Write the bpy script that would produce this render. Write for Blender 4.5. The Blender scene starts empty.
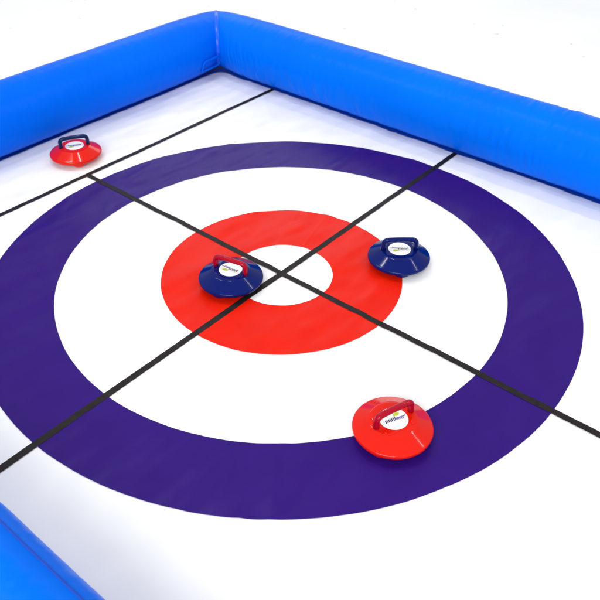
import bpy, bmesh, math, random
from mathutils import Vector, Matrix, noise
random.seed(7)
C = bpy.context.scene.collection
S = bpy.context.scene
R = math.radians

# ------------------------------------------------------------------ helpers
def link(name, me, mat=None, parent=None, smooth=True):
    if smooth:
        for p in me.polygons: p.use_smooth = True
    if mat: me.materials.append(mat)
    o = bpy.data.objects.new(name, me); C.objects.link(o)
    if parent: o.parent = parent
    return o

def from_data(name, vs, fs, mat=None, parent=None, smooth=True):
    me = bpy.data.meshes.new(name); me.from_pydata(vs, [], fs); me.update()
    return link(name, me, mat, parent, smooth)

def from_bm(name, bm, mat=None, parent=None, smooth=True):
    bmesh.ops.recalc_face_normals(bm, faces=bm.faces)
    me = bpy.data.meshes.new(name); bm.to_mesh(me); bm.free()
    return link(name, me, mat, parent, smooth)

def empty(name, label, cat, loc=(0, 0, 0), rz=0, group=None):
    o = bpy.data.objects.new(name, None); C.objects.link(o)
    o.empty_display_size = .05
    o.location = loc; o.rotation_euler = (0, 0, rz)
    o['label'] = label; o['category'] = cat
    if group: o['group'] = group
    return o

def lathe(bm, prof, n=96, cx=0, cy=0):
    rings = []
    for r, z in prof:
        if r < 1e-6: rings.append([bm.verts.new((cx, cy, z))])
        else: rings.append([bm.verts.new((cx + r*math.cos(2*math.pi*i/n), cy + r*math.sin(2*math.pi*i/n), z)) for i in range(n)])
    for a, b in zip(rings, rings[1:]):
        for i in range(n):
            j = (i+1) % n
            if len(a) == 1 and len(b) == 1: continue
            if len(a) == 1: bm.faces.new((a[0], b[j], b[i]))
            elif len(b) == 1: bm.faces.new((a[i], a[j], b[0]))
            else: bm.faces.new((a[i], a[j], b[j], b[i]))

def sweep(bm, pts, ry, rz_, n=20, side=Vector((0, 1, 0)), caps=True):
    """oval section swept along a path in a plane whose normal is `side`"""
    rings = []
    for k, p in enumerate(pts):
        a = pts[max(k-1, 0)]; b = pts[min(k+1, len(pts)-1)]
        t = (b-a).normalized(); up = side.cross(t).normalized()
        rings.append([bm.verts.new(p + side*(ry*math.cos(2*math.pi*i/n)) + up*(rz_*math.sin(2*math.pi*i/n))) for i in range(n)])
    for a, b in zip(rings, rings[1:]):
        for i in range(n):
            j = (i+1) % n
            bm.faces.new((a[i], a[j], b[j], b[i]))
    if caps:
        bm.faces.new(rings[0]); bm.faces.new(rings[-1])

def nz(x, y, z=0.0): return noise.noise(Vector((x, y, z)))

# ------------------------------------------------------------------ materials
def mat(name, col, rough=.5, coat=0, spec=.5):
    m = bpy.data.materials.new(name); m.use_nodes = True
    b = m.node_tree.nodes['Principled BSDF']
    b.inputs['Base Color'].default_value = (*col, 1)
    b.inputs['Roughness'].default_value = rough
    b.inputs['Specular IOR Level'].default_value = spec
    b.inputs['Coat Weight'].default_value = coat
    b.inputs['Coat Roughness'].default_value = .06
    return m

def nodes(m): return m.node_tree.nodes, m.node_tree.links, m.node_tree.nodes['Principled BSDF']

det = {5: .6, 6.5: .5, 11: 1.0, 18: 0, 24: 1.5}        # octaves per bump scale: broad folds stay smooth
def add_bump(m, layers, dist=.002):
    """layers: (kind, scale, strength, stretch xyz, rotation z)"""
    N, L, b = nodes(m)
    tc = N.new('ShaderNodeTexCoord'); prev = None
    for kind, scale, st, str3, rz in layers:
        mp = N.new('ShaderNodeMapping'); mp.inputs['Scale'].default_value = str3
        mp.inputs['Rotation'].default_value = (0, 0, rz)
        L.new(tc.outputs['Object'], mp.inputs['Vector'])
        if kind == 'noise':
            t = N.new('ShaderNodeTexNoise'); t.inputs['Detail'].default_value = det.get(scale, 4); out = 'Fac'
        else:
            t = N.new('ShaderNodeTexWave'); t.inputs['Distortion'].default_value = .6; t.inputs['Detail'].default_value = 1; out = 'Fac'
        t.inputs['Scale'].default_value = scale
        L.new(mp.outputs[0], t.inputs['Vector'])
        bp = N.new('ShaderNodeBump'); bp.inputs['Strength'].default_value = st; bp.inputs['Distance'].default_value = dist
        L.new(t.outputs[out], bp.inputs['Height'])
        if prev: L.new(prev.outputs[0], bp.inputs['Normal'])
        prev = bp
    L.new(prev.outputs[0], b.inputs['Normal'])

def vary(m, c1, c2, scale=3, lo=.35, hi=.65, detail=6):
    N, L, b = nodes(m)
    tc = N.new('ShaderNodeTexCoord'); t = N.new('ShaderNodeTexNoise')
    t.inputs['Scale'].default_value = scale; t.inputs['Detail'].default_value = detail
    r = N.new('ShaderNodeValToRGB')
    r.color_ramp.elements[0].position = lo; r.color_ramp.elements[0].color = (*c1, 1)
    r.color_ramp.elements[1].position = hi; r.color_ramp.elements[1].color = (*c2, 1)
    L.new(tc.outputs['Object'], t.inputs['Vector']); L.new(t.outputs['Fac'], r.inputs['Fac'])
    L.new(r.outputs['Color'], b.inputs['Base Color'])

cloth_bump = [('noise', 6.5, 1.0, (.3, 1, 1), R(-18)), ('noise', 11, .5, (.35, 1, 1), R(38)), ('noise', 120, .009, (1, 1, 1), 0), ('wave', 160, .018, (1, 1, 1), R(48))]
M_white = mat('white_vinyl', (.84, .85, .86), .5, 0, .3); vary(M_white, (.83, .83, .828), (.87, .868, .863), 4)
M_purple = mat('purple_print', (.052, .022, .235), .34, 0, .1); vary(M_purple, (.024, .004, .145), (.027, .005, .155), 9)
M_red = mat('red_print', (.80, .022, .016), .36, 0, .1); vary(M_red, (.66, .009, .001), (.69, .012, .002), 9)
M_line = mat('dark_tape', (.028, .024, .028), .5, 0, .14); vary(M_line, (.010, .007, .007), (.018, .014, .015), 30)
for m in (M_white, M_purple, M_red): add_bump(m, cloth_bump, .018)
add_bump(M_line, [('noise', 60, .2, (1, 1, 1), 0)])
M_tube = mat('blue_inflatable_vinyl', (.002, .13, .86), .3, 0, .03); vary(M_tube, (.0001, .138, .76), (.0001, .156, .82), 2.2)
add_bump(M_tube, [('noise', 5, .18, (1, 1, 1), 0), ('noise', 24, .8, (.16, 1, .16), 0), ('noise', 60, .06, (1, 1, 1), 0)], .006)
M_tube_shaded = mat('blue_inflatable_vinyl_shaded', (.002, .13, .86), .3, 0, .03); vary(M_tube_shaded, (.0001, .116, .74), (.0001, .132, .80), 2.2)  # same vinyl; the back tube's weaker light is put into its darker colour
add_bump(M_tube_shaded, [('noise', 5, .18, (1, 1, 1), 0), ('noise', 24, .5, (1, .16, .16), 0), ('noise', 60, .06, (1, 1, 1), 0)], .006)
M_weld = mat('blue_weld_tape', (.002, .11, .76), .25, 0, .4)
M_sheet = mat('navy_groundsheet', (.003, .065, .5), .5, 0, .2)
add_bump(M_sheet, [('noise', 30, .3, (1, 1, 1), 0)], .004)
add_bump(M_weld, [('noise', 40, .3, (1, 1, 1), 0)], .004)
M_stone_red = mat('glossy_red_plastic', (.66, .009, .002), .11, .06, .22)
M_stone_blue = mat('glossy_blue_plastic', (.0003, .0068, .112), .11, .06, .16)
M_handle_red = mat('crimson_handle_plastic', (.36, .001, .016), .2, .08, .14)
M_handle_navy = mat('navy_handle_plastic', (.002, .012, .066), .2, .08, .14)
M_handle_blue = mat('blue_handle_plastic', (.001, .007, .10), .15, .08, .14)
for m in (M_stone_red, M_stone_blue): add_bump(m, [('noise', 18, .02, (1, 1, 1), 0)])
for m in (M_handle_red, M_handle_navy, M_handle_blue): add_bump(m, [('noise', 60, .12, (1, 1, 1), 0)])
M_label = mat('white_sticker_paper', (.86, .86, .85), .4)
M_ink = mat('dark_blue_ink', (.012, .012, .10), .5)
M_violet = mat('violet_ink', (.22, .17, .48), .5)
M_green = mat('lime_ink', (.46, .58, .02), .5)
M_grey = mat('grey_ink', (.45, .5, .45), .5)
M_steel = mat('steel_ball', (.6, .6, .6), .2); M_steel.node_tree.nodes['Principled BSDF'].inputs['Metallic'].default_value = 1

# pale painted floor: scuffs, fine cracks and scattered dark specks
M_floor = mat('pale_painted_concrete', (.8, .82, .84), .5)
N, L, b = nodes(M_floor)
tc = N.new('ShaderNodeTexCoord')
n1 = N.new('ShaderNodeTexNoise'); n1.inputs['Scale'].default_value = 2.2; n1.inputs['Detail'].default_value = 9
r1 = N.new('ShaderNodeValToRGB')
r1.color_ramp.elements[0].position = .3; r1.color_ramp.elements[0].color = (.85, .87, .89, 1)
r1.color_ramp.elements[1].position = .7; r1.color_ramp.elements[1].color = (.90, .912, .925, 1)
L.new(tc.outputs['Object'], n1.inputs['Vector']); L.new(n1.outputs['Fac'], r1.inputs['Fac'])
v1 = N.new('ShaderNodeTexVoronoi'); v1.inputs['Scale'].default_value = 6.5
r2 = N.new('ShaderNodeValToRGB')
r2.color_ramp.elements[0].position = .03; r2.color_ramp.elements[0].color = (.56, .57, .59, 1)
r2.color_ramp.elements[1].position = .075; r2.color_ramp.elements[1].color = (1, 1, 1, 1)
wn = N.new('ShaderNodeTexNoise'); wn.inputs['Scale'].default_value = 30; wn.inputs['Detail'].default_value = 3
mx = N.new('ShaderNodeMixRGB'); mx.inputs['Fac'].default_value = .06
L.new(tc.outputs['Object'], mx.inputs[1]); L.new(tc.outputs['Object'], wn.inputs['Vector']); L.new(wn.outputs['Color'], mx.inputs[2])
L.new(mx.outputs[0], v1.inputs['Vector']); L.new(v1.outputs['Distance'], r2.inputs['Fac'])
mm = N.new('ShaderNodeMixRGB'); mm.blend_type = 'MULTIPLY'; mm.inputs['Fac'].default_value = 1
L.new(r1.outputs[0], mm.inputs[1]); L.new(r2.outputs[0], mm.inputs[2]); L.new(mm.outputs[0], b.inputs['Base Color'])
add_bump(M_floor, [('noise', 14, .3, (1, 1, 1), 0)], .004)

# ------------------------------------------------------------------ setting
# x runs along the line through both stones' button (towards the right tube), y towards the back tube; ring radius 1 m
bm = bmesh.new(); bmesh.ops.create_grid(bm, x_segments=8, y_segments=8, size=20)
fl = from_bm('floor', bm, M_floor); fl.location.z = -.009
fl['kind'] = 'structure'

# ------------------------------------------------------------------ the mat
XN, XF, YB, YE = -1.353, 1.242, 1.527, -4.4      # tube axes: near, far, back, end
TR = .1475; ZB = -.004; EX, EY = 1.172, 1.457         # radius, underside; right and back edges of the mat
def mz(x, y):
    u = x*.95 + y*.31; v = y*.95 - x*.31
    h = .0018*nz(v*7 + .8*nz(x*2, y*2, 9), u*1.2, 3.1) + .0007*nz(x*16, y*16, 5.7)
    f = nz(v*3.6 + .3*nz(x*3, y*3, 1.5), u*.7, 8.2)            # a few sharper fold lines
    h += .0019*math.exp(-(f/.075)**2)
    g = nz((x - y)*2.6, (x + y)*.9, 14.2)
    h += .0012*math.exp(-(g/.075)**2)
    h += .0008*nz(v*17, u*3.5, 21.0)*max(0, nz(x*2.3, y*2.3, 30.) + .15)*2
    f2 = nz(v*7.5 + .5*nz(x*2.5, y*2.5, 4.), u*1.5, 41.0)
    h += .0010*math.exp(-(f2/.10)**2)*max(0, nz(x*1.9, y*1.9, 17.) + .35)
    return h
mat_root = empty('curling_mat', 'white target mat printed with purple and red rings and dark crossing lines', 'mat')
x0, x1, y0, y1 = -1.20, EX, YE + .08, EY
def edged(x, y):
    """loose cut edge of the sheet: wavy, with rounded corners at the back"""
    wx = .004*nz(y*4.2, 3.3) + .0025*nz(y*13, 6.1)
    wy = .005*nz(x*4.0, 7.3) + .003*nz(x*12, 1.1)
    k = max(0, min(1, (x - x0)/(x1 - x0)))
    X = x + (wx if k > .5 else wx*.4)*abs(2*k - 1)**6
    Y = y + wy*max(0, (y - (y1 - .3))/.3)**3
    rc = .06
    for sx, ex in ((1, x1), (-1, x0)):
        dx = (X - (ex - sx*rc))*sx; dy = Y - (y1 - rc)
        if dx > 0 and dy > 0:
            m = max(dx, dy); h = math.hypot(dx, dy)
            if h > 1e-9:
                q = m/h; X = ex - sx*rc + sx*dx*q; Y = y1 - rc + dy*q
    return X, Y
st = .009
nx = int((x1-x0)/st); ny = int((y1-(-1.9))/st)
ys = [y0 + ((-1.9)-y0)*i/40 for i in range(40)] + [-1.9 + (y1+1.9)*i/ny for i in range(ny+1)]
vs = []; fs = []
for y in ys:
    for i in range(nx+1):
        X, Y = edged(x0 + (x1-x0)*i/nx, y)
        vs.append((X, Y, mz(X, Y)))
for j in range(len(ys)-1):
    for i in range(nx):
        a = j*(nx+1) + i
        fs.append((a, a+1, a+nx+2, a+nx+1))
W_ = nx+1; H_ = len(ys)
rim = [i for i in range(W_)] + [j*W_+nx for j in range(1, H_)] + [(H_-1)*W_+i for i in range(nx-1, -1, -1)] + [j*W_ for j in range(H_-2, 0, -1)]
base = len(vs)
for k in rim: vs.append((vs[k][0], vs[k][1], ZB + .0005))
for q in range(len(rim)):
    r2_ = (q+1) % len(rim)
    fs.append((rim[r2_], rim[q], base+q, base+r2_))
from_data('vinyl_sheet', vs, fs, M_white, mat_root)

def ring(name, ri, ro, m, dz):
    n = 700; k = max(3, int((ro-ri)/.009)); vs = []; fs = []
    for q in range(k+1):
        r = ri + (ro-ri)*q/k
        for i in range(n):
            t = 2*math.pi*i/n
            w = r + .0011*nz(math.cos(t)*5, math.sin(t)*5, r*9)
            x, y = w*math.cos(t), w*math.sin(t)
            vs.append((x, y, mz(x, y) + dz))
    for q in range(k):
        for i in range(n):
            j = (i+1) % n
            fs.append((q*n+i, (q+1)*n+i, (q+1)*n+j, q*n+j))
    return from_data(name, vs, fs, m, mat_root)
ring('outer_ring', .7625, 1.0, M_purple, .0015)['label'] = 'wide purple outer ring of the target'
ring('inner_ring', .1754, .414, M_red, .0015)['label'] = 'red inner ring around the white button'

def strip(name, p, q, w, dz):
    p = Vector(p); q = Vector(q); d = (q-p); ln = d.length; d.normalize(); s = Vector((-d.y, d.x))
    n = int(ln/.012); vs = []; fs = []
    for i in range(n+1):
        c = p + d*(ln*i/n); c = c + s*(.0010*nz(c.x*3, c.y*3, 2.2))
        for k in (-1, 0, 1):
            e = c + s*(k*w/2); vs.append((e.x, e.y, mz(e.x, e.y) + dz))
    for i in range(n):
        for k in (0, 1):
            a = i*3 + k
            fs.append((a, a+3, a+4, a+1))
    return from_data(name, vs, fs, M_line, mat_root)
strip('tee_line', (x0+.002, 0), (x1-.004, 0), .0222, .0022)
strip('centre_line', (-.002, 1.071), (.0, -4.3), .0222, .0027)
strip('back_line', (x0+.002, 1.071), (x1-.004, 1.071), .0222, .0022)

# ------------------------------------------------------------------ the inflatable barrier
bar = empty('inflatable_barrier', 'bright blue inflatable tube barrier enclosing the white target mat', 'inflatable barrier')
def pinch(d): return 1 - .06*math.exp(-(d/.16)**2) - .05*math.exp(-(d/.05)**2)

def tube_mesh(A, B, out, step, wr):
    """A->B axis corners (2D), out = outward unit vector; mitred at both ends.
    wr(s, th): extra inward/outward offset, s = distance from A, th = 0 at the inner side, 90 deg on top"""
    A = Vector(A); B = Vector(B); d = (B-A); ln = d.length; d.normalize(); o = Vector(out)
    n = int(ln/step); nt = 112; vs = []; fs = []
    for i in range(n+1):
        s = ln*i/n
        for k in range(nt):
            th = 2*math.pi*k/nt
            r = TR*(1 + .006*nz(s*2.3, math.cos(th), math.sin(th)))*pinch(min(s, ln-s)) + wr(s, th)
            u = -r*math.cos(th); z = max(ZB + TR + r*math.sin(th), ZB + .001)
            # mitre: the ends lean outward by u, blended away over 0.3 m
            e = 0
            if s < .35: e = -u*(1 - s/.35)
            elif ln - s < .35: e = u*(1 - (ln-s)/.35)
            P = A + d*(s + e) + o*u
            vs.append((P.x, P.y, z))
    for i in range(n):
        for k in range(nt):
            j = (k+1) % nt
            fs.append((i*nt+k, (i+1)*nt+k, (i+1)*nt+j, i*nt+j))
    return vs, fs

def g(x, c, w): return math.exp(-((x-c)/w)**2)
def wr_right(s, th):
    # s measured from the far corner; creases across the tube at the gathered places
    a = math.degrees(th if th < math.pi else th - 2*math.pi)
    low = g(a, -12, 34)
    m = (.9*g(s, .86, .30) + 1.1*g(s, 1.78, .22) + .9*g(s, .32, .2) + .15)*low + .8*g(s, 1.92, .12)*g(a, 95, 35)
    f = nz(s*40 + 1.6*nz(s*6, a*.02, 2), a*.016, 4.4) + .5*nz(s*85, a*.028, 7.7)
    return .0085*m*f + .0009*nz(s*9, a*.03, 1.1)
def wr_back(s, th):
    a = math.degrees(th if th < math.pi else th - 2*math.pi)
    return .0010*nz(s*5, a*.02, 3.3) + .0014*g(a, -25, 30)*nz(s*30, a*.02, 6.1)
def wr_near(s, th):
    a = math.degrees(th if th < math.pi else th - 2*math.pi)
    return .0014*nz(s*7, a*.03, 5.3) + .0006*nz(s*30, a*.03, 2.9)

bm = bmesh.new(); bmesh.ops.create_grid(bm, x_segments=4, y_segments=8, size=.5)
for v in bm.verts: v.co = ((XN+XF)/2 + v.co.x*(XF-XN), (YB+YE)/2 + v.co.y*(YB-YE), ZB)
from_bm('groundsheet', bm, M_sheet, bar)
tubes = {}
for key, A, B, out, step, wr in (
        ('right', (XF, YB), (XF, YE), (1, 0), .0075, wr_right),
        ('back', (XN, YB), (XF, YB), (0, 1), .009, wr_back),
        ('near', (XN, YE), (XN, YB), (-1, 0), .014, wr_near),
        ('end', (XF, YE), (XN, YE), (0, -1), .03, wr_near)):
    vs, fs = tube_mesh(A, B, out, step, wr)
    tubes[key] = from_data('wall_tube', vs, fs, M_tube_shaded if key in ('back', 'end') else M_tube, bar)

# welded tape bands along the tubes (the near one shows just under its crest)
def band(name, A, B, out, th0, th1, lift, parent, m=M_weld, s0=.3, s1=.3):
    A = Vector(A); B = Vector(B); d = B-A; ln = d.length; d.normalize(); o = Vector(out)
    n = int((ln-s0-s1)/.02); k = 6; vs = []; fs = []
    for i in range(n+1):
        s = s0 + (ln-s0-s1)*i/n
        for q in range(k+1):
            th = R(th0 + (th1-th0)*q/k)
            edge = 0 if q in (0, k) else 1
            r = TR*(1 + .006*nz(s*2.3, math.cos(th), math.sin(th))) + (wr_near(s, th) if out == (-1, 0) else 0) + (lift if edge else -.002)
            P = A + d*s + o*(-r*math.cos(th))
            vs.append((P.x, P.y, ZB + TR + r*math.sin(th)))
    for i in range(n):
        for q in range(k):
            a = i*(k+1)+q
            fs.append((a, a+1, a+k+2, a+k+1))
    return from_data(name, vs, fs, m, parent)
band('weld_seam', (XN, YE), (XN, YB), (-1, 0), 47.5, 51.5, .0022, tubes['near'], M_sheet)

# corner welds: a slim rounded strip running up each mitre on the inside
def corner_weld(cx, cy, sx, sy, parent):
    bm_ = bmesh.new(); pts = []
    side = Vector((sx*.7071, -sy*.7071, 0)) if True else None
    for i in range(25):
        th = R(-58 + 150*i/24)
        r = TR*.89 + .002
        u = r*math.cos(th)
        pts.append(Vector((cx - sx*u, cy - sy*u, ZB + TR + r*math.sin(th))))
    sweep(bm_, pts, .0125, .0075, 14, side)
    return from_bm('corner_weld', bm_, M_weld, parent)
corner_weld(XF, YB, 1, 1, tubes['back'])
corner_weld(XN, YB, -1, 1, tubes['back'])

# pull handle: flat webbing loop on the back tube beside the corner
bm = bmesh.new()
hx0, hx1 = .99, 1.12
pts = []
th = R(-12)
def on_back(x, a, lift):
    r = TR*pinch(min(abs(XF-x), 9)) + lift
    return Vector((x, YB - r*math.cos(R(a)), ZB + TR + r*math.sin(R(a))))
path = []
na = 10
a0, a1 = -34, -10
for i in range(9): path.append((hx0 + .02 + (hx1-hx0-.04)*i/8, a0))
for i in range(1, 6): path.append((hx1 - .02 + .02*math.sin(R(18*i)), a0 + (a1-a0)*.25*(1-math.cos(R(18*i)))))
for i in range(0, 6): path.append((hx1 - .02 + .02*math.cos(R(18*i)), a1 - (a1-a0)*.25*(1-math.sin(R(18*i)))))
for i in range(1, 9): path.append((hx1 - .02 - (hx1-hx0-.04)*i/8, a1))
for i in range(1, 6): path.append((hx0 + .02 - .02*math.sin(R(18*i)), a1 - (a1-a0)*.25*(1-math.cos(R(18*i)))))
for i in range(0, 6): path.append((hx0 + .02 - .02*math.cos(R(18*i)), a0 + (a1-a0)*.25*(1-math.sin(R(18*i)))))
P3 = [on_back(x, a, .004) for x, a in path]
n = len(P3); rings = []
for k in range(n):
    t = (P3[(k+1) % n] - P3[k-1]).normalized()
    x, a = path[k]; nrm = Vector((0, -math.cos(R(a)), math.sin(R(a))))
    sd = t.cross(nrm).normalized()
    rings.append([bm.verts.new(P3[k] + sd*(.0065*math.cos(q*math.pi/4)) + nrm*(.004*math.sin(q*math.pi/4))) for q in range(8)])
for k in range(n):
    a, b_ = rings[k], rings[(k+1) % n]
    for q in range(8): bm.faces.new((a[q], a[(q+1) % 8], b_[(q+1) % 8], b_[q]))
from_bm('grab_loop', bm, M_tube_shaded, tubes['back'])

# ------------------------------------------------------------------ the curling stones
def make_stone(loc, rz, body_m, handle_m, label):
    t = empty('curling_stone', label, 'curling stone', (loc[0], loc[1], .003), rz, 'plastic curling stones on the mat')
    bm = bmesh.new()
    lathe(bm, [(0, .0575), (.03, .0575), (.05, .0574), (.0615, .0571), (.0645, .0564), (.067, .0550), (.0695, .0535), (.085, .0447), (.099, .0367), (.1030, .0345),
               (.1060, .0331), (.1080, .0313), (.1089, .0288), (.1090, .0250), (.1080, .0215), (.1055, .0190), (.102, .0178),
               (.096, .0165), (.088, .0130), (.078, .0112), (.05, .0110), (0, .0110)], 128)
    body = from_bm('body', bm, body_m, t)
    # raised rounded-rectangle plate between the handle feet
    bm = bmesh.new()
    def rr(hx, hy, rad, z):
        vs = []
        for cx, cy, a in ((hx-rad, hy-rad, 0), (-hx+rad, hy-rad, 90), (-hx+rad, -hy+rad, 180), (hx-rad, -hy+rad, 270)):
            for i in range(7):
                q = R(a + 15*i); vs.append(bm.verts.new((cx + rad*math.cos(q), cy + rad*math.sin(q), z)))
        return vs
    loops = [rr(.0485, .0425, .010, .0566), rr(.0485, .0425, .010, .0581), rr(.0480, .0420, .0098, .0583), rr(.0470, .0410, .009, .0584)]
    for a, b_ in zip(loops, loops[1:]):
        for i in range(28):
            j = (i+1) % 28; bm.faces.new((a[i], a[j], b_[j], b_[i]))
    bm.faces.new(loops[-1])
    pl = from_bm('top_plate', bm, body_m, body, smooth=False)
    # round sticker with its printed logo
    bm = bmesh.new(); lathe(bm, [(0, .0590), (.0375, .0590), (.0388, .0588), (.0392, .0584)], 64)
    lab = from_bm('sticker', bm, M_label, t)
    zt = .0592
    def flat(name, polys, m):
        bm = bmesh.new()
        k = 1 if name == 'fine_print' else 1.12
        for poly in polys: bm.faces.new([bm.verts.new((x*k + .001, y*k*1.12, zt)) for x, y in poly])
        return from_bm(name, bm, m, lab, smooth=False)
    rr_ = random.Random(3)
    ink = [[(-.0285, .0036), (-.006, .0001), (-.006, .0011), (-.0285, .0048)], [(-.006, -.0008), (.023, -.0018), (.023, -.0008), (-.006, .0002)], [(-.0300+.002*math.cos(R(30*i)), .0045+.0018*math.sin(R(30*i))) for i in range(12)]]
    x = -.007
    for w, h, o_ in ((.0042, .0094, 0), (.0036, .0100, .0006), (.0044, .0086, -.0006), (.0034, .0098, .0004), (.0044, .0082, 0), (.0036, .0092, -.0005), (.0050, .0078, .0004)):
        y = .0008 - .0012*(x+.006)/.03 + o_
        ink.append([(x, y-h/2), (x+w*.7, y-h/2), (x+w, y), (x+w+.0018, y+h/2), (x+.0020, y+h/2), (x+w*.5, y)]); x += w + .0003
    flat('dark_lettering', ink, M_ink)
    vio = [[(-.028, .0036), (-.006, .0012), (-.005, .0046), (-.028, .0056)]]
    x = -.0245
    for i in range(5):
        h = .0060 - .0004*i; y = .0043 - .0006*i
        vio.append([(x, y+.0013), (x+.0026, y+.0013), (x+.0036, y+h*.8+.001), (x+.0010, y+h*.8+.001)]); x += .0038
    flat('violet_lettering', vio, M_violet)
    flat('green_emblem', [[(-.0135+.0092*math.cos(R(15*i)) + .0012*math.sin(R(15*i)), -.0078+(.0046+.0007*math.cos(R(45*i)))*math.sin(R(15*i))) for i in range(24)]], M_green)
    fine = []
    for i in range(26):
        a = R(62 + i*3.0 + (1.5 if i % 4 == 0 else 0)); a2 = a + R(1.9)
        fine.append([(.0305*math.cos(a), .0305*math.sin(a)), (.0305*math.cos(a2), .0305*math.sin(a2)), (.0315*math.cos(a2), .0315*math.sin(a2)), (.0315*math.cos(a), .0315*math.sin(a))])
    flat('fine_print', fine, M_grey)
    # D handle: two feet, rounded shoulders, a straight grip
    bm = bmesh.new(); pts = []
    hl, zt_, rc = .0565, .0955, .015
    pts.append(Vector((-hl-.001, 0, .0545))); pts.append(Vector((-hl, 0, .066)))
    for i in range(9):
        q = R(180 - 90*i/8); pts.append(Vector((-hl+rc + rc*math.cos(q), 0, zt_-rc + rc*math.sin(q))))
    for i in range(1, 8): pts.append(Vector((-hl+rc + 2*(hl-rc)*i/8, 0, zt_ + .0012*math.sin(math.pi*i/8))))
    for i in range(9):
        q = R(90 - 90*i/8); pts.append(Vector((hl-rc + rc*math.cos(q), 0, zt_-rc + rc*math.sin(q))))
    pts.append(Vector((hl, 0, .066))); pts.append(Vector((hl+.001, 0, .0545)))
    sweep(bm, pts, .0093, .0082, 24, Vector((0, 1, 0)))
    from_bm('handle', bm, handle_m, t)
    # three caster housings under the rim
    for a in (-90, 30, 150):
        bm = bmesh.new(); cx, cy = .071*math.cos(R(a)), .071*math.sin(R(a))
        lathe(bm, [(0, .0205), (.0325, .0205), (.0322, .0150), (.0305, .0095), (.0270, .0055), (.021, .0032), (.012, .0025), (0, .0025)], 40, cx, cy)
        h = from_bm('caster_housing', bm, body_m, t)
        bm = bmesh.new(); bmesh.ops.create_uvsphere(bm, u_segments=20, v_segments=12, radius=.0065, matrix=Matrix.Translation((cx, cy, .0048)))
        from_bm('caster_ball', bm, M_steel, h)
    return t

make_stone((-.3596, -.7029), R(161.3), M_stone_red, M_handle_red, 'glossy red curling stone with crimson handle on the purple ring nearest the camera')
make_stone((-.1536, .0940), R(-76.1), M_stone_blue, M_handle_red, 'blue curling stone with crimson handle on the red ring beside the crossing lines')
make_stone((.313, -.271), R(-47.9), M_stone_blue, M_handle_blue, 'blue curling stone with matching blue handle at the outer edge of the red ring')
make_stone((.0627, 1.2247), R(-29.0), M_stone_red, M_handle_navy, 'red curling stone with navy handle behind the back line by the blue tube')

# ------------------------------------------------------------------ lights: a white hall with ceiling lamps, soft front-left light and an added backlight
w = bpy.data.worlds.new('World'); S.world = w; w.use_nodes = True
bg = w.node_tree.nodes['Background']; bg.inputs[0].default_value = (.975, .985, 1, 1); bg.inputs[1].default_value = .70
def area(name, loc, tgt, sx, sy, power, col=(1, 1, 1)):
    l = bpy.data.lights.new(name, 'AREA'); l.shape = 'RECTANGLE'; l.size = sx; l.size_y = sy; l.energy = power; l.color = col
    o = bpy.data.objects.new(name, l); C.objects.link(o); o.location = loc
    o.rotation_euler = (Vector(tgt) - Vector(loc)).to_track_quat('-Z', 'Y').to_euler()
    return o
area('ceiling_lamp', (2.42, -2.26, 4.0), (2.421, -2.26, 0), .03, 3.3, 36, (1, .985, .96)).rotation_euler = (0, 0, R(3.6))
area('ceiling_lamp', (-.53, 2.73, 4.5), (0, 0, 0), .04, 1.4, 30, (1, .985, .96))
area('ceiling_lamp', (.52, 1.08, 4.6), (0, 0, 0), .1, 1.0, 28, (1, .985, .96))
area('soft_area_light', (-4.4, -2.2, 3.1), (.6, 0, 0), 3.8, 2.2, 238, (1, .99, .98))  # broad light for an unseen source at front left, brightens the right tube
area('soft_area_light', (4.6, 4.0, 3.0), (0, 0, 0), 4.5, 1.3, 42, (.97, .985, 1))  # backlight added beyond the far corner for sheen on rings and folds

# ------------------------------------------------------------------ camera
cam = bpy.data.cameras.new('Camera'); co = bpy.data.objects.new('Camera', cam); C.objects.link(co)
RT = Vector((0.6398689568738909, -0.7684608245243566, 0.0059732068827947765))
UP = Vector((0.47476565609332244, 0.40140793959619, 0.7832427706805969))
FW = Vector((0.6042890780275575, 0.4983368611697185, -0.6216872871276338))
m = Matrix((RT, UP, -FW)).transposed().to_4x4(); m.translation = Vector((-1.5712684774, -1.3774235164, 1.5432938937))
co.matrix_world = m
cam.lens = 45.0333; cam.sensor_width = 36; cam.clip_end = 200; cam.clip_start = .05
cam.dof.use_dof = True; cam.dof.focus_distance = 2.25; cam.dof.aperture_fstop = 6.3
S.camera = co
S.view_settings.view_transform = 'Standard'; S.view_settings.look = 'None'
S.view_settings.exposure = .06; S.view_settings.gamma = 1
